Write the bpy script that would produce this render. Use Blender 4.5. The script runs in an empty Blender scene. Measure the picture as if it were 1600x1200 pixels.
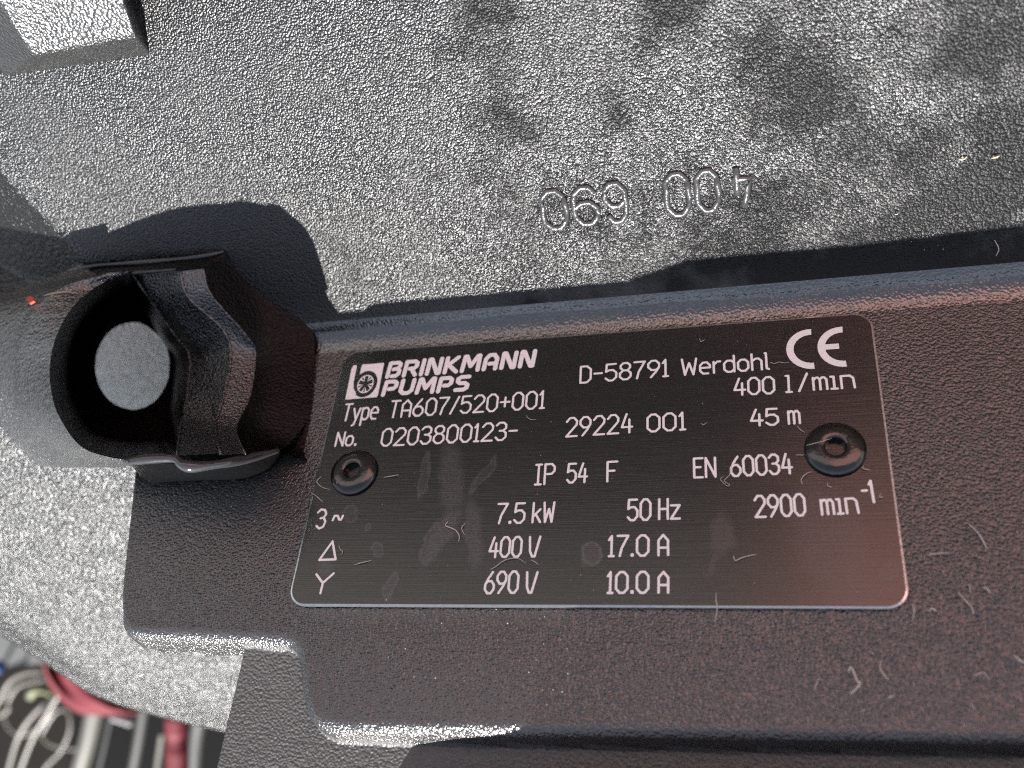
import bpy, bmesh, math, random
import numpy as np
from mathutils import Matrix, Vector, Quaternion

random.seed(7)
rng = np.random.default_rng(7)
SC = bpy.context.scene
COL = SC.collection
MM = 0.001

# ------------------------------------------------------------------ frame of the nameplate
# plate frame in millimetres: origin at the plate's lower left corner, x along its width (100),
# y along its height (52.7), z out of the plate
RC = np.array([[0.960743460805182, 0.09459344405850867, -0.2608142688988293],
               [-0.0600352014293421, -0.8469238099135592, -0.5283141440382221],
               [-0.27086486872501436, 0.5232323963045968, -0.8079975757067158]])
CAM = np.array([83.025, -47.7529, 139.4508])
FPX = 1450.0
UP = Vector((-0.10, -0.58, 0.81)).normalized()          # which way is up in the plate frame
xw = Vector((1, 0, 0)); xw = (xw - UP * xw.dot(UP)).normalized()
yw = UP.cross(xw)
HEIGHT = 0.42                                            # plate above the floor, metres
W3 = Matrix((xw, yw, UP))
W = Matrix.Translation((0, 0, HEIGHT)) @ W3.to_4x4()

# ------------------------------------------------------------------ camera
cam_d = bpy.data.cameras.new('camera')
cam = bpy.data.objects.new('camera', cam_d); COL.objects.link(cam); SC.camera = cam
cam_d.sensor_width = 36.0
cam_d.lens = FPX / 1600.0 * 36.0
cam_d.clip_start = 0.005; cam_d.clip_end = 500.0
cx, cy, cz = Vector(RC[0]), -Vector(RC[1]), -Vector(RC[2])
m = Matrix((cx, cy, cz)).transposed().to_4x4()
m.translation = Vector(CAM) * MM
cam.matrix_world = W @ m
cam_d.dof.use_dof = True
cam_d.dof.focus_distance = 0.162
cam_d.dof.aperture_fstop = 15.0

# ------------------------------------------------------------------ daylight
SUN_PLATE = Vector((-0.10, -0.986, -0.084)).normalized()    # towards the sun, plate frame
sun_w = (W3 @ SUN_PLATE).normalized()
elev = math.asin(sun_w.z); azim = math.atan2(sun_w.x, sun_w.y)
world = bpy.data.worlds.new('World'); SC.world = world; world.use_nodes = True
wn = world.node_tree.nodes; wl = world.node_tree.links
bg = wn['Background']
sky = wn.new('ShaderNodeTexSky'); sky.sky_type = 'NISHITA'; sky.sun_disc = False
sky.sun_elevation = elev; sky.sun_rotation = azim
sky.air_density = 1.0; sky.dust_density = 0.1
hs = wn.new('ShaderNodeHueSaturation'); hs.inputs['Saturation'].default_value = 0.5      # thin haze pales the blue
wl.new(sky.outputs[0], hs.inputs['Color']); wl.new(hs.outputs[0], bg.inputs[0]); bg.inputs[1].default_value = 0.088
sun_d = bpy.data.lights.new('sun', 'SUN'); sun_d.energy = 5.0; sun_d.angle = math.radians(0.5)
sun_d.color = (1.0, 0.97, 0.93)
sun = bpy.data.objects.new('sun', sun_d); COL.objects.link(sun)
sun.rotation_euler = sun_w.to_track_quat('Z', 'Y').to_euler()
sun.location = (0, 0, 3)
SC.view_settings.view_transform = 'Standard'; SC.view_settings.look = 'None'
SC.cycles.use_denoising = False; SC.cycles.filter_width = 1.2
SC.view_settings.exposure = 1.42; SC.view_settings.gamma = 1.0

# ------------------------------------------------------------------ unprojection helpers
def ray(px, py):
    d = RC.T @ np.array([(px - 800) / FPX, (py - 600) / FPX, 1.0])
    return d / np.linalg.norm(d)
def at(px, py, z=0.0):
    d = ray(px, py)
    return CAM + d * ((z - CAM[2]) / d[2])
def on_plane(px, py, p0, n):
    d = ray(px, py)
    return CAM + d * (np.dot(np.array(p0) - CAM, n) / np.dot(d, n))
def proj(X, Y, Z):
    dx, dy, dz = X - CAM[0], Y - CAM[1], Z - CAM[2]
    u = RC[0, 0] * dx + RC[0, 1] * dy + RC[0, 2] * dz
    v = RC[1, 0] * dx + RC[1, 1] * dy + RC[1, 2] * dz
    w = RC[2, 0] * dx + RC[2, 1] * dy + RC[2, 2] * dz
    return 800 + FPX * u / w, 600 + FPX * v / w
W3n = np.array(W3)
def floor_at(px, py, h):
    """point (plate frame, mm) where the line of sight reaches height h (mm) over the floor"""
    d = ray(px, py); u = np.array(UP)
    return CAM + d * ((h - HEIGHT * 1000 - CAM @ u) / (d @ u))

UT = math.radians(62)
UN = np.array([0, -math.sin(UT), math.cos(UT)]); UG = np.array([0, 58.0, 0])
def up_at(px, py, h=0.0):
    return on_plane(px, py, UG + UN * h, UN)

# ------------------------------------------------------------------ object helpers
def tag(o, label=None, cat=None, group=None, kind=None):
    if label: o['label'] = label
    if cat: o['category'] = cat
    if group: o['group'] = group
    if kind: o['kind'] = kind
    return o
BASE = {}
def thing(name, base, label, cat, group=None):
    o = bpy.data.objects.new(name, None); COL.objects.link(o)
    o.empty_display_size = 0.01
    o.matrix_world = W @ Matrix.Translation(Vector(base) * MM)
    BASE[o.name] = np.array(base, float)
    return tag(o, label, cat, group)
def link_mesh(name, V, F, mats, parent=None, base=None, smooth=True, mat_idx=None, normals=None):
    V = np.asarray(V, float)
    if parent is not None: b = BASE[parent.name]
    else: b = np.array(base if base is not None else V.mean(0), float)
    me = bpy.data.meshes.new(name)
    L = (V - b) * MM
    if isinstance(F, np.ndarray):
        n = F.shape[1]
        me.vertices.add(len(L)); me.vertices.foreach_set('co', L.ravel())
        me.loops.add(F.size); me.loops.foreach_set('vertex_index', F.ravel().astype(np.int32))
        me.polygons.add(len(F)); me.polygons.foreach_set('loop_start', np.arange(0, F.size, n, dtype=np.int32))
        me.update(calc_edges=True)
    else:
        me.from_pydata([tuple(v) for v in L], [], F)
    if not isinstance(mats, (list, tuple)): mats = [mats]
    for mt in mats: me.materials.append(mt)
    if mat_idx is not None: me.polygons.foreach_set('material_index', np.asarray(mat_idx, np.int32))
    if smooth: me.polygons.foreach_set('use_smooth', np.ones(len(me.polygons), bool))
    me.validate(); me.update()
    if normals is not None: me.normals_split_custom_set_from_vertices([tuple(n) for n in normals])
    o = bpy.data.objects.new(name, me); COL.objects.link(o)
    BASE[o.name] = b
    if parent is not None: o.parent = parent
    else: o.matrix_world = W @ Matrix.Translation(Vector(b) * MM)
    return o

class MB:
    def __init__(s): s.V = []; s.F = []; s.M = []
    def add(s, V, F, m=0):
        o = len(s.V); s.V += [tuple(v) for v in V]; s.F += [tuple(i + o for i in f) for f in F]; s.M += [m] * len(F)
        return s
    def build(s, name, mats, parent=None, base=None, smooth=True):
        return link_mesh(name, s.V, s.F, mats, parent, base, smooth, s.M)

def cr(P, n, closed=False):
    """Catmull-Rom through the rows of P, n steps a segment"""
    P = np.asarray(P, float); k = len(P); out = []
    segs = k if closed else k - 1
    for i in range(segs):
        if closed: a, b, c, d = P[(i - 1) % k], P[i], P[(i + 1) % k], P[(i + 2) % k]
        else:
            b, c = P[i], P[i + 1]
            a = P[i - 1] if i else 2 * b - c
            d = P[i + 2] if i + 2 < k else 2 * c - b
        for j in range(n):
            t = j / n
            out.append(0.5 * (2 * b + (c - a) * t + (2 * a - 5 * b + 4 * c - d) * t * t + (3 * b - a - 3 * c + d) * t ** 3))
    if not closed: out.append(P[-1])
    return np.array(out)
def lin(P, n):
    P = np.asarray(P, float); out = []
    for i in range(len(P) - 1):
        for j in range(n): out.append(P[i] + (P[i + 1] - P[i]) * j / n)
    out.append(P[-1]); return np.array(out)
def loft(rows, nu=8, nv=6, closed=False, smooth_v=True, smooth_u=True):
    R_ = [cr(r, nu, closed) if smooth_u else lin(r, nu) for r in rows]
    A = np.array(R_)                                     # rows, u, 3
    B = np.array([(cr(A[:, j], nv) if smooth_v else lin(A[:, j], nv)) for j in range(A.shape[1])])   # u, v, 3
    nU, nV = B.shape[:2]; V = B.reshape(-1, 3); F = []
    for i in range(nU if closed else nU - 1):
        for j in range(nV - 1):
            a = i * nV + j; b = ((i + 1) % nU) * nV + j
            F.append((a, b, b + 1, a + 1))
    return V, F
def tube(P, r, n=8, cap=True):
    """round bar along the points P; r a number or one per point"""
    P = np.asarray(P, float); k = len(P); rr = np.broadcast_to(np.asarray(r, float), (k,))
    T = np.gradient(P, axis=0); T /= np.linalg.norm(T, axis=1)[:, None] + 1e-12
    ref = np.array([0.123, 0.35, 0.93]); V = []; F = []
    for i in range(k):
        a = np.cross(T[i], ref); a /= np.linalg.norm(a) + 1e-12; b = np.cross(T[i], a)
        for j in range(n):
            t = 2 * math.pi * j / n
            V.append(P[i] + rr[i] * (a * math.cos(t) + b * math.sin(t)))
    for i in range(k - 1):
        for j in range(n):
            q = i * n + j; w = i * n + (j + 1) % n
            F.append((q, w, w + n, q + n))
    if cap:
        F.append(tuple(range(n))[::-1]); F.append(tuple((k - 1) * n + j for j in range(n)))
    return V, F
def lathe(prof, c, n=48, ax=(0, 0, 1), tx=(1, 0, 0)):
    ax = np.array(ax, float); tx = np.array(tx, float); ty = np.cross(ax, tx)
    V = []; F = []; k = len(prof)
    for j in range(n):
        t = 2 * math.pi * j / n
        for r, z in prof: V.append(np.array(c) + tx * (r * math.cos(t)) + ty * (r * math.sin(t)) + ax * z)
    for j in range(n):
        for i in range(k - 1):
            a = j * k + i; b = ((j + 1) % n) * k + i
            F.append((a, b, b + 1, a + 1))
    return V, F
def round_poly(pts, radii, n=8):
    out = []; k = len(pts); pts = [np.array(p[:2], float) for p in pts]
    for i in range(k):
        p, r = pts[i], radii[i]
        if r <= 0: out.append(p); continue
        a = pts[i - 1] - p; b = pts[(i + 1) % k] - p
        la, lb = np.linalg.norm(a), np.linalg.norm(b); a /= la; b /= lb
        q = min(r, la * .49, lb * .49)
        for j in range(n + 1):
            t = j / n
            out.append((1 - t) ** 2 * (p + a * q) + 2 * t * (1 - t) * p + t * t * (p + b * q))
    return np.array(out)
def sdpoly(X, Y, poly):
    poly = np.asarray(poly, float); d2 = np.full(X.shape, 1e18); inside = np.zeros(X.shape, bool)
    for i in range(len(poly)):
        ax_, ay = poly[i - 1][:2]; bx, by = poly[i][:2]
        ex, ey = bx - ax_, by - ay; L2 = ex * ex + ey * ey
        if L2 < 1e-12: continue
        t = np.clip(((X - ax_) * ex + (Y - ay) * ey) / L2, 0, 1)
        d2 = np.minimum(d2, (X - ax_ - t * ex) ** 2 + (Y - ay - t * ey) ** 2)
        c = ((ay > Y) != (by > Y))
        if abs(by - ay) > 1e-12: inside ^= c & (X < (bx - ax_) * (Y - ay) / (by - ay) + ax_)
    d = np.sqrt(d2); return np.where(inside, -d, d)
def sstep(a, b, x):
    t = np.clip((x - a) / (b - a), 0, 1); return t * t * (3 - 2 * t)

# ------------------------------------------------------------------ materials
def new_mat(name):
    mt = bpy.data.materials.new(name); mt.use_nodes = True
    return mt, mt.node_tree.nodes, mt.node_tree.links, mt.node_tree.nodes['Principled BSDF']
def grain_plastic(name, col=(0.018, 0.018, 0.019), rough=0.42, bump=0.7, size=0.75, spec=0.5, smear=0.0, dust=0.0, streak=None):
    """black moulded plastic with a leathery spark-eroded grain; size = grain in mm"""
    mt, N, L, P = new_mat(name)
    tc = N.new('ShaderNodeTexCoord')
    src = tc.outputs['Object']
    # domain warp so the grain is not regular
    n0 = N.new('ShaderNodeTexNoise'); n0.inputs['Scale'].default_value = 1000 / (size * 2.6); n0.inputs['Detail'].default_value = 1
    L.new(src, n0.inputs['Vector'])
    mx = N.new('ShaderNodeVectorMath'); mx.operation = 'MULTIPLY_ADD'
    mx.inputs[1].default_value = (size * .0006,) * 3
    L.new(n0.outputs['Color'], mx.inputs[0]); L.new(src, mx.inputs[2])
    v = N.new('ShaderNodeTexVoronoi'); v.feature = 'SMOOTH_F1'; v.inputs['Scale'].default_value = 1000 / size
    v.inputs['Smoothness'].default_value = 0.25
    L.new(mx.outputs[0], v.inputs['Vector'])
    n1 = N.new('ShaderNodeTexNoise'); n1.inputs['Scale'].default_value = 1000 / (size * .8); n1.inputs['Detail'].default_value = 3
    n1.inputs['Roughness'].default_value = 0.6
    L.new(mx.outputs[0], n1.inputs['Vector'])
    ma = N.new('ShaderNodeMath'); ma.operation = 'MULTIPLY_ADD'; ma.inputs[1].default_value = -1.0
    nh = N.new('ShaderNodeMath'); nh.operation = 'MULTIPLY'; nh.inputs[1].default_value = .55; L.new(n1.outputs['Fac'], nh.inputs[0])
    L.new(v.outputs['Distance'], ma.inputs[0]); L.new(nh.outputs[0], ma.inputs[2])
    hgt = ma.outputs[0]
    if streak:
        # fine drag lines along one direction
        mp = N.new('ShaderNodeMapping'); mp.inputs['Scale'].default_value = streak
        L.new(src, mp.inputs['Vector'])
        ns = N.new('ShaderNodeTexNoise'); ns.inputs['Scale'].default_value = 1.0; ns.inputs['Detail'].default_value = 2
        L.new(mp.outputs[0], ns.inputs['Vector'])
        m2 = N.new('ShaderNodeMath'); m2.operation = 'MULTIPLY_ADD'; m2.inputs[1].default_value = 1.4
        L.new(ns.outputs['Fac'], m2.inputs[0]); L.new(hgt, m2.inputs[2]); hgt = m2.outputs[0]
    bp = N.new('ShaderNodeBump'); bp.inputs['Strength'].default_value = bump; bp.inputs['Distance'].default_value = size * .0006
    L.new(hgt, bp.inputs['Height']); L.new(bp.outputs[0], P.inputs['Normal'])
    # wear: greasy patches change the gloss, dust lifts the colour; highlight fade painted in along X
    nb = N.new('ShaderNodeTexNoise'); nb.inputs['Scale'].default_value = 45; nb.inputs['Detail'].default_value = 4
    nb.inputs['Distortion'].default_value = 0.6
    L.new(src, nb.inputs['Vector'])
    rr = N.new('ShaderNodeMapRange'); rr.inputs['From Min'].default_value = 0.38; rr.inputs['From Max'].default_value = 0.62
    rr.inputs['To Min'].default_value = rough + smear; rr.inputs['To Max'].default_value = rough - .04
    L.new(nb.outputs['Fac'], rr.inputs['Value']); L.new(rr.outputs[0], P.inputs['Roughness'])
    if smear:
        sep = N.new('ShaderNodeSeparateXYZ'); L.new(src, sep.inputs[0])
        sun_fade = N.new('ShaderNodeMath'); sun_fade.operation = 'MULTIPLY_ADD'; sun_fade.inputs[1].default_value = -2.0; sun_fade.inputs[2].default_value = .08; L.new(sep.outputs['X'], sun_fade.inputs[0])  # gloss dims to the right, standing in for the sun highlight's fall-off
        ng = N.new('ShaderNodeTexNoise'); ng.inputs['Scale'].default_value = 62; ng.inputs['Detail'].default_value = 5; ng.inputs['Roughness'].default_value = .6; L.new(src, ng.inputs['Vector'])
        ag = N.new('ShaderNodeMath'); ag.operation = 'ADD'; L.new(ng.outputs['Fac'], ag.inputs[0]); L.new(sun_fade.outputs[0], ag.inputs[1]); nb = None
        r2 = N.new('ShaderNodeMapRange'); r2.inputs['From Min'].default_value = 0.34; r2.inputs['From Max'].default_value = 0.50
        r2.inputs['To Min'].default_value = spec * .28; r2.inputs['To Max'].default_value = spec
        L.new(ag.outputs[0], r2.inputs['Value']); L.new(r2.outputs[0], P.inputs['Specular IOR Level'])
    else: P.inputs['Specular IOR Level'].default_value = spec
    nd = N.new('ShaderNodeTexNoise'); nd.inputs['Scale'].default_value = 900; nd.inputs['Detail'].default_value = 5
    L.new(src, nd.inputs['Vector'])
    cr_ = N.new('ShaderNodeMix'); cr_.data_type = 'RGBA'
    cr_.inputs['A'].default_value = (*col, 1)
    cr_.inputs['B'].default_value = (*[c * 1.6 + dust * .12 for c in col], 1)
    L.new(nd.outputs['Fac'], cr_.inputs['Factor']); L.new(cr_.outputs['Result'], P.inputs['Base Color'])
    return mt
def simple(name, col, rough=0.5, metal=0.0, spec=0.5, nscale=None, nbump=0.2, ndist=.0003, var=0.25):
    mt, N, L, P = new_mat(name)
    P.inputs['Roughness'].default_value = rough; P.inputs['Metallic'].default_value = metal
    P.inputs['Specular IOR Level'].default_value = spec
    tc = N.new('ShaderNodeTexCoord'); n = N.new('ShaderNodeTexNoise')
    n.inputs['Scale'].default_value = nscale or 300; n.inputs['Detail'].default_value = 4
    L.new(tc.outputs['Object'], n.inputs['Vector'])
    mix = N.new('ShaderNodeMix'); mix.data_type = 'RGBA'
    mix.inputs['A'].default_value = (*[c * (1 - var) for c in col], 1); mix.inputs['B'].default_value = (*[min(1, c * (1 + var)) for c in col], 1)
    L.new(n.outputs['Fac'], mix.inputs['Factor']); L.new(mix.outputs['Result'], P.inputs['Base Color'])
    bp = N.new('ShaderNodeBump'); bp.inputs['Strength'].default_value = nbump; bp.inputs['Distance'].default_value = ndist
    L.new(n.outputs['Fac'], bp.inputs['Height']); L.new(bp.outputs[0], P.inputs['Normal'])
    return mt

M_PAD = grain_plastic('pad_plastic', col=(.020, .0185, .018), rough=0.25, bump=0.75, size=0.45, dust=.13, spec=1.4)
M_UP = grain_plastic('panel_plastic', col=(.006, .006, .0062), rough=0.28, bump=0.8, size=0.38, spec=.74, smear=.06)  # smear: greasy patches plus a painted fade of the sun highlight
M_SIDE = grain_plastic('flange_plastic', col=(.008, .008, .0082), rough=0.30, bump=0.75, size=0.52, spec=.72, streak=(70, 70, 700))
M_SIDEW = grain_plastic('side_wall_plastic', col=(.008, .008, .008), rough=.3, bump=1.0, size=.8, spec=.8, streak=(40, 1100, 1100))
M_LEDGE = grain_plastic('ledge_plastic', col=(.05, .05, .048), rough=0.42, bump=0.7, size=0.5, dust=.2)
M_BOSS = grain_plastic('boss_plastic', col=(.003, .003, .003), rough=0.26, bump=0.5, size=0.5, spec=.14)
M_TUBE = grain_plastic('sleeve_plastic', col=(.012, .0115, .011), rough=0.30, bump=0.9, size=0.55, spec=2.4, streak=(60, 900, 900))
M_HOLLOW = grain_plastic('hollow_plastic', col=(.012, .012, .012), rough=.24, bump=.4, size=.5, spec=2.1)
M_RIB = grain_plastic('rib_plastic', col=(.012, .012, .012), rough=.28, bump=.6, size=.55, spec=1.2)
M_CLIP = grain_plastic('clip_plastic', col=(.008, .0085, .0095), rough=.22, bump=.95, size=.45, spec=1.9)
M_DIGIT = grain_plastic('digit_plastic', col=(.03, .03, .031), rough=.32, bump=.22, size=.44, spec=.8)
M_LIP = simple('glossy_plastic', (.03, .03, .032), rough=.16, spec=.7, nscale=500, nbump=.3)

# ------------------------------------------------------------------ the moulded cover
cover = thing('motor_cover', (0, 0, 0),
              'black grained plastic motor cover with screw pocket at left, embossed digits and riveted nameplate', 'motor cover')
xs = np.concatenate([np.arange(-118, 22, .3), np.arange(22, 142, .55)])
ys = np.concatenate([np.arange(-48, 50, .3), np.arange(50, 56.4, .2), np.arange(56.4, 59.4, .1), np.arange(59.4, 66, .2), np.arange(66, 106, .4)])
X, Y = np.meshgrid(xs, ys, indexing='ij')
ZPAD = -0.6
p_ = lambda px, py, z=ZPAD: at(px, py, z)[:2]
PAD = round_poly([(-170, 58), (-43.5, 58), (-41.5, 28), p_(181, 992), p_(457, 1006), p_(464, 1139), (145, p_(1600, 1147)[1] - .2), (145, 130), (-170, 130)],
                 [0, 0, 0, 3.2, 3, 6, 0, 0, 0])
dP = sdpoly(X, Y, PAD)
zu = (Y - 58.0) * math.tan(UT)
E1, E2 = up_at(125, 400), up_at(0, 270)
ea = 2.5; eb = ((E2[2] - E1[2]) - ea * (E2[0] - E1[0])) / (E2[1] - E1[1])
zB = E1[2] + ea * (X - E1[0]) + eb * (Y - E1[1])
h = np.clip(1.0 - np.abs(zu - zB) / 1.2, 0, 1); zface = np.minimum(zu, zB) - h * h * .3
kk = 8.5
pad_z = ZPAD + 0.08 * np.sin(X * .05 + 1) * np.sin(Y * .07) - .0025 * np.minimum(Y - 12, 0) ** 2
h = np.clip(kk - np.abs(zface - pad_z), 0, None) / kk
body = np.maximum(zface, pad_z) + h * h * kk * .25
# mould seam in the hollow between pad and upper panel
seam = 57.6 + .25 * np.sin(X * .045) + .12 * np.sin(X * .21)
body -= .13 * np.exp(-((Y - seam) / .34) ** 2) * sstep(-16, -6, X)
body += .5 * sstep(0, 1, (Y - seam) / .8 + .5) * np.exp(-((Y - seam) / 3.) ** 2)
rad = .7 + 1.3 * sstep(3, -4, Y)
t = np.clip(dP + rad, 0, rad)
drop = rad - np.sqrt(np.maximum(rad * rad - t * t, 0)) + 7 * np.clip(dP, 0, None)
pad_all = body - drop; Z0 = pad_all
flank = np.full_like(Z0, -500.0)
SP0 = np.array([0, -7, -4.4]); SN = np.array([0, -.32, 1.]); SN /= np.linalg.norm(SN)
s_ = lambda px, py: on_plane(px, py, SP0, SN)[:2]
SHP = [s_(378, 1020), s_(369, 1060), s_(352, 1130), s_(336, 1200), s_(318, 1290), (s_(318, 1290)[0] - 1, -43), (150, -43), (150, 0), s_(378, 990)]
dS = sdpoly(X, Y, round_poly(SHP, [0] * len(SHP)))
shelf = SP0[2] + .32 * (Y + 7) + .06 * np.sin(X * .3)
rs = .8; t = np.clip(dS + rs, 0, rs)
shelf = shelf - (rs - np.sqrt(np.maximum(rs * rs - t * t, 0))) - 6 * np.clip(dS, 0, None)
Z = np.maximum(np.maximum(pad_all, flank), shelf)
lab = np.argmax(np.stack([pad_all, flank, shelf]), 0)           # 0 pad/panel, 1 flange, 2 ledge
panel = (lab == 0) & (Y > 58.6)
hollow = (lab == 0) & (Y > 53.2) & (Y <= 58.6)
side_up = panel & (zB < zu - .2)
lab = np.where(panel, 3, lab); lab = np.where(hollow, 5, lab); lab = np.where(side_up, 4, lab)
# analytic normals from the whole field, so that the parts join without a seam
gx = np.gradient(Z, xs, axis=0); gy = np.gradient(Z, ys, axis=1)
NR = np.stack([-gx, -gy, np.ones_like(Z)], -1); NR /= np.linalg.norm(NR, axis=-1)[..., None]

# opening of the screw pocket: left C-shaped rim, then back up along the clip
RIM = [(202, 424, 19), (150, 448, 20), (112, 482, 23), (88, 525, 23), (78, 570, 21), (80, 610, 21), (92, 650, 21.5), (130, 700, 22), (200, 719, 21.5),
       (250, 716, 20), (276, 712, 17), (284, 660, 6), (294, 605, 2), (296, 556, 1), (272, 522, 5), (238, 474, 12)]
RIMP = [(p[0], p[1]) for p in RIM]
PXg, PYg = proj(X, Y, Z)
clip_out = [(202, 420), (318, 420), (345, 470), (384, 527), (394, 557), (386, 620), (366, 668), (376, 700), (276, 712), (200, 715), (130, 695), (95, 640), (84, 570), (94, 525), (118, 484)]
cut = sdpoly(PXg, PYg, clip_out) < -4
nx, ny = Z.shape
idx = np.arange(nx * ny).reshape(nx, ny)
Q = np.stack([idx[:-1, :-1], idx[1:, :-1], idx[1:, 1:], idx[:-1, 1:]], -1).reshape(-1, 4)
zq = Z.ravel()[Q].min(1); cq = cut.ravel()[Q].any(1)
yq = Y.ravel()[Q].min(1); keep = (zq > np.where(yq > 57, -70, np.where(Y.ravel()[Q].max(1) < -13, -32, -9))) & ~cq
Q = Q[keep]; lq = lab.ravel()[Q[:, 0]]
ALLV = np.stack([X, Y, Z], -1).reshape(-1, 3); ALLN = NR.reshape(-1, 3)
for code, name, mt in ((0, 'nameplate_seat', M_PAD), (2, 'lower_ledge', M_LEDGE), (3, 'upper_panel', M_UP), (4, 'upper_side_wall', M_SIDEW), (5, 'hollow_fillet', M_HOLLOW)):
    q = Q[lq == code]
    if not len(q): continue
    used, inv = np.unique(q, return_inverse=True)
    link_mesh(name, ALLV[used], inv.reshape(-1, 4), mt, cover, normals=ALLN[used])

P3 = lambda L: [at(*p) for p in L]
# --- screw boss: sleeve on the left, front wall, right wall, pocket
mb = MB()
rim3 = P3(RIM)
leftrim = RIM[:9]
mid = [(150, 428, 20), (90, 448, 22), (40, 478, 21.5), (10, 520, 19), (0, 570, 15), (2, 615, 9.5), (20, 660, 2.5), (95, 708, 4), (200, 724, 20.6)]
out = [(128, 413, 18), (-10, 466, 14), (-110, 500, 10), (-160, 540, 5), (-180, 590, -4), (-170, 640, -15), (-110, 692, -27), (40, 726, -16), (198, 731, 18)]
sl = MB(); sl.add(*loft([P3(leftrim), P3([(np.array(a) * .35 + np.array(b) * .65) + np.array([0, 0, 1.0]) for a, b in zip(leftrim, mid)]), P3(mid), P3(out)], 8, 6))
FN = np.array([.20, -.85, .48]); FN /= np.linalg.norm(FN); FP0 = at(100, 726, -13)
ft = [(-300, 630), (-160, 625), (-60, 648), (0, 668), (60, 690), (140, 712), (206, 728), (290, 780), (400, 830), (500, 860)]
fb = [(-300, 850), (-165, 922), (-60, 964), (0, 993), (60, 1030), (150, 1088), (245, 1119), (340, 1142), (460, 1168), (560, 1180)]
rows = []
for t_ in (0, .12, .25, .4, .55, .7, .82, .91, .965, 1.0):
    bul = -6.5 * t_ ** 2.2 - 3.0 * max(0, t_ - .88) ** 2 / .0144
    rows.append([on_plane(a_[0] + (b_[0] - a_[0]) * t_, a_[1] + (b_[1] - a_[1]) * t_, FP0 + FN * bul, FN) for a_, b_ in zip(ft, fb)])
rows.append([p - FN * 4 - np.array([0, 0, 3.]) for p in rows[-1]])
link_mesh('side_flange', *loft(rows, 8, 5), M_SIDE, cover)
front_t = [(206, 727, 20), (250, 724, 20), (300, 726, 19), (350, 722, 16), (392, 716, 11), (432, 706, 5.5), (462, 690, 1.8)]
ft3 = P3(front_t); drp = lambda f, zz, dy: [np.array([p[0] + dx * (1 - f), p[1] + dy, zz + (p[2] - zz) * f]) for p, dx in zip(ft3, (-12, -7, -3, -1.5, -1, -.5, 0))]
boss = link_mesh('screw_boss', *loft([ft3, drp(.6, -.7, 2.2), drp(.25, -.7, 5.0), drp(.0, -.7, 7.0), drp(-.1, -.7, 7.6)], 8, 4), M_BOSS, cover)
link_mesh('screw_sleeve', sl.V, sl.F, M_TUBE, cover)
# pocket walls, floor with the round screw hole
cxh, cyh = 207, 572
ang = [math.atan2(p[1] - cyh, p[0] - cxh) for p in RIM]
fl = [(cxh + (p[0] - cxh) * .80, cyh + (p[1] - cyh) * .84, min(p[2] - 12, 3) if p[2] > 8 else p[2] - 4) for p in RIM]
fl2 = [(cxh + (p[0] - cxh) * .72, cyh + (p[1] - cyh) * .78, -7) for p in RIM]
hol = [(cxh + 58 * math.cos(a), cyh + 68 * math.sin(a), -7.5) for a in ang]
hol2 = [(cxh + 60 * math.cos(a), cyh + 70 * math.sin(a), -13) for a in ang]
V, F = loft([rim3, P3(fl), P3(fl2)], 6, 4, closed=True); pk = MB().add(V, F)
V, F = loft([P3(fl2), P3(hol), P3(hol2)], 6, 2, closed=True, smooth_v=False); pk.add(V, F)
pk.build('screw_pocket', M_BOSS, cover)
# clip: chevron-shaped rib that forms the right side of the pocket
C0 = [(204, 424, 17), (230, 462, 13), (272, 522, 5), (296, 556, 1), (293, 610, 2), (284, 660, 6), (276, 712, 17)]
C1 = [(261, 426, 17.8), (264, 470, 13.5), (297, 530, 6.5), (321, 560, 3.5), (324, 614, 4.5), (339, 665, 8), (343, 709, 16)]
C2 = [(282, 424, 19), (294, 464, 16), (348, 515, 9.5), (361, 557, 6.5), (348, 626, 7.5), (337, 665, 9.5), (345, 711, 16.5)]
C3 = [(318, 420, 19), (330, 461, 16), (387, 527, 7.5), (399, 557, 4.2), (390, 620, 5.5), (369, 668, 8.5), (383, 709, 14)]
cm = MB()                                               # each face of the rib apart, so that its ridges stay crisp
for a_, b_ in ((C0, C1), (C1, C2), (C2, C3)): cm.add(*loft([P3(a_), P3(b_)], 6, 4))
cm.build('clip_rib', M_CLIP, cover)
for k_, r_ in ((C0, .22), (C2, .28), (C3, .22)):
    V, F = tube(cr(P3(k_), 6), r_, 6); link_mesh('rib_edge', V, F, M_CLIP, cover)
C4 = [(352, 400, 17), (394, 418, 12), (424, 500, 5.5), (440, 555, 3.0), (430, 630, 2.6), (408, 680, 3.4), (425, 706, 6)]
C5 = [(398, 398, 15.5), (446, 428, 10.5), (482, 482, 4), (492, 556, .2), (486, 640, -.3), (478, 700, -.7), (482, 722, -.7)]
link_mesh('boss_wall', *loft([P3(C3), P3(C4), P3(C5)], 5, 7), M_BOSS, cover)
TR = [(130, 411, 18.5), (205, 407, 18.8), (265, 402, 18.5), (318, 396, 18), (352, 391, 17.6)]
TB = [(150, 446, 18), (204, 424, 18.6), (263, 424, 18.8), (318, 420, 18.5), (354, 400, 17)]
link_mesh('boss_roof', *loft([[up_at(x, y, -1.5) for x, y, z in TR], P3(TR), P3(TB)], 6, 3), M_BOSS, cover)
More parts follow.
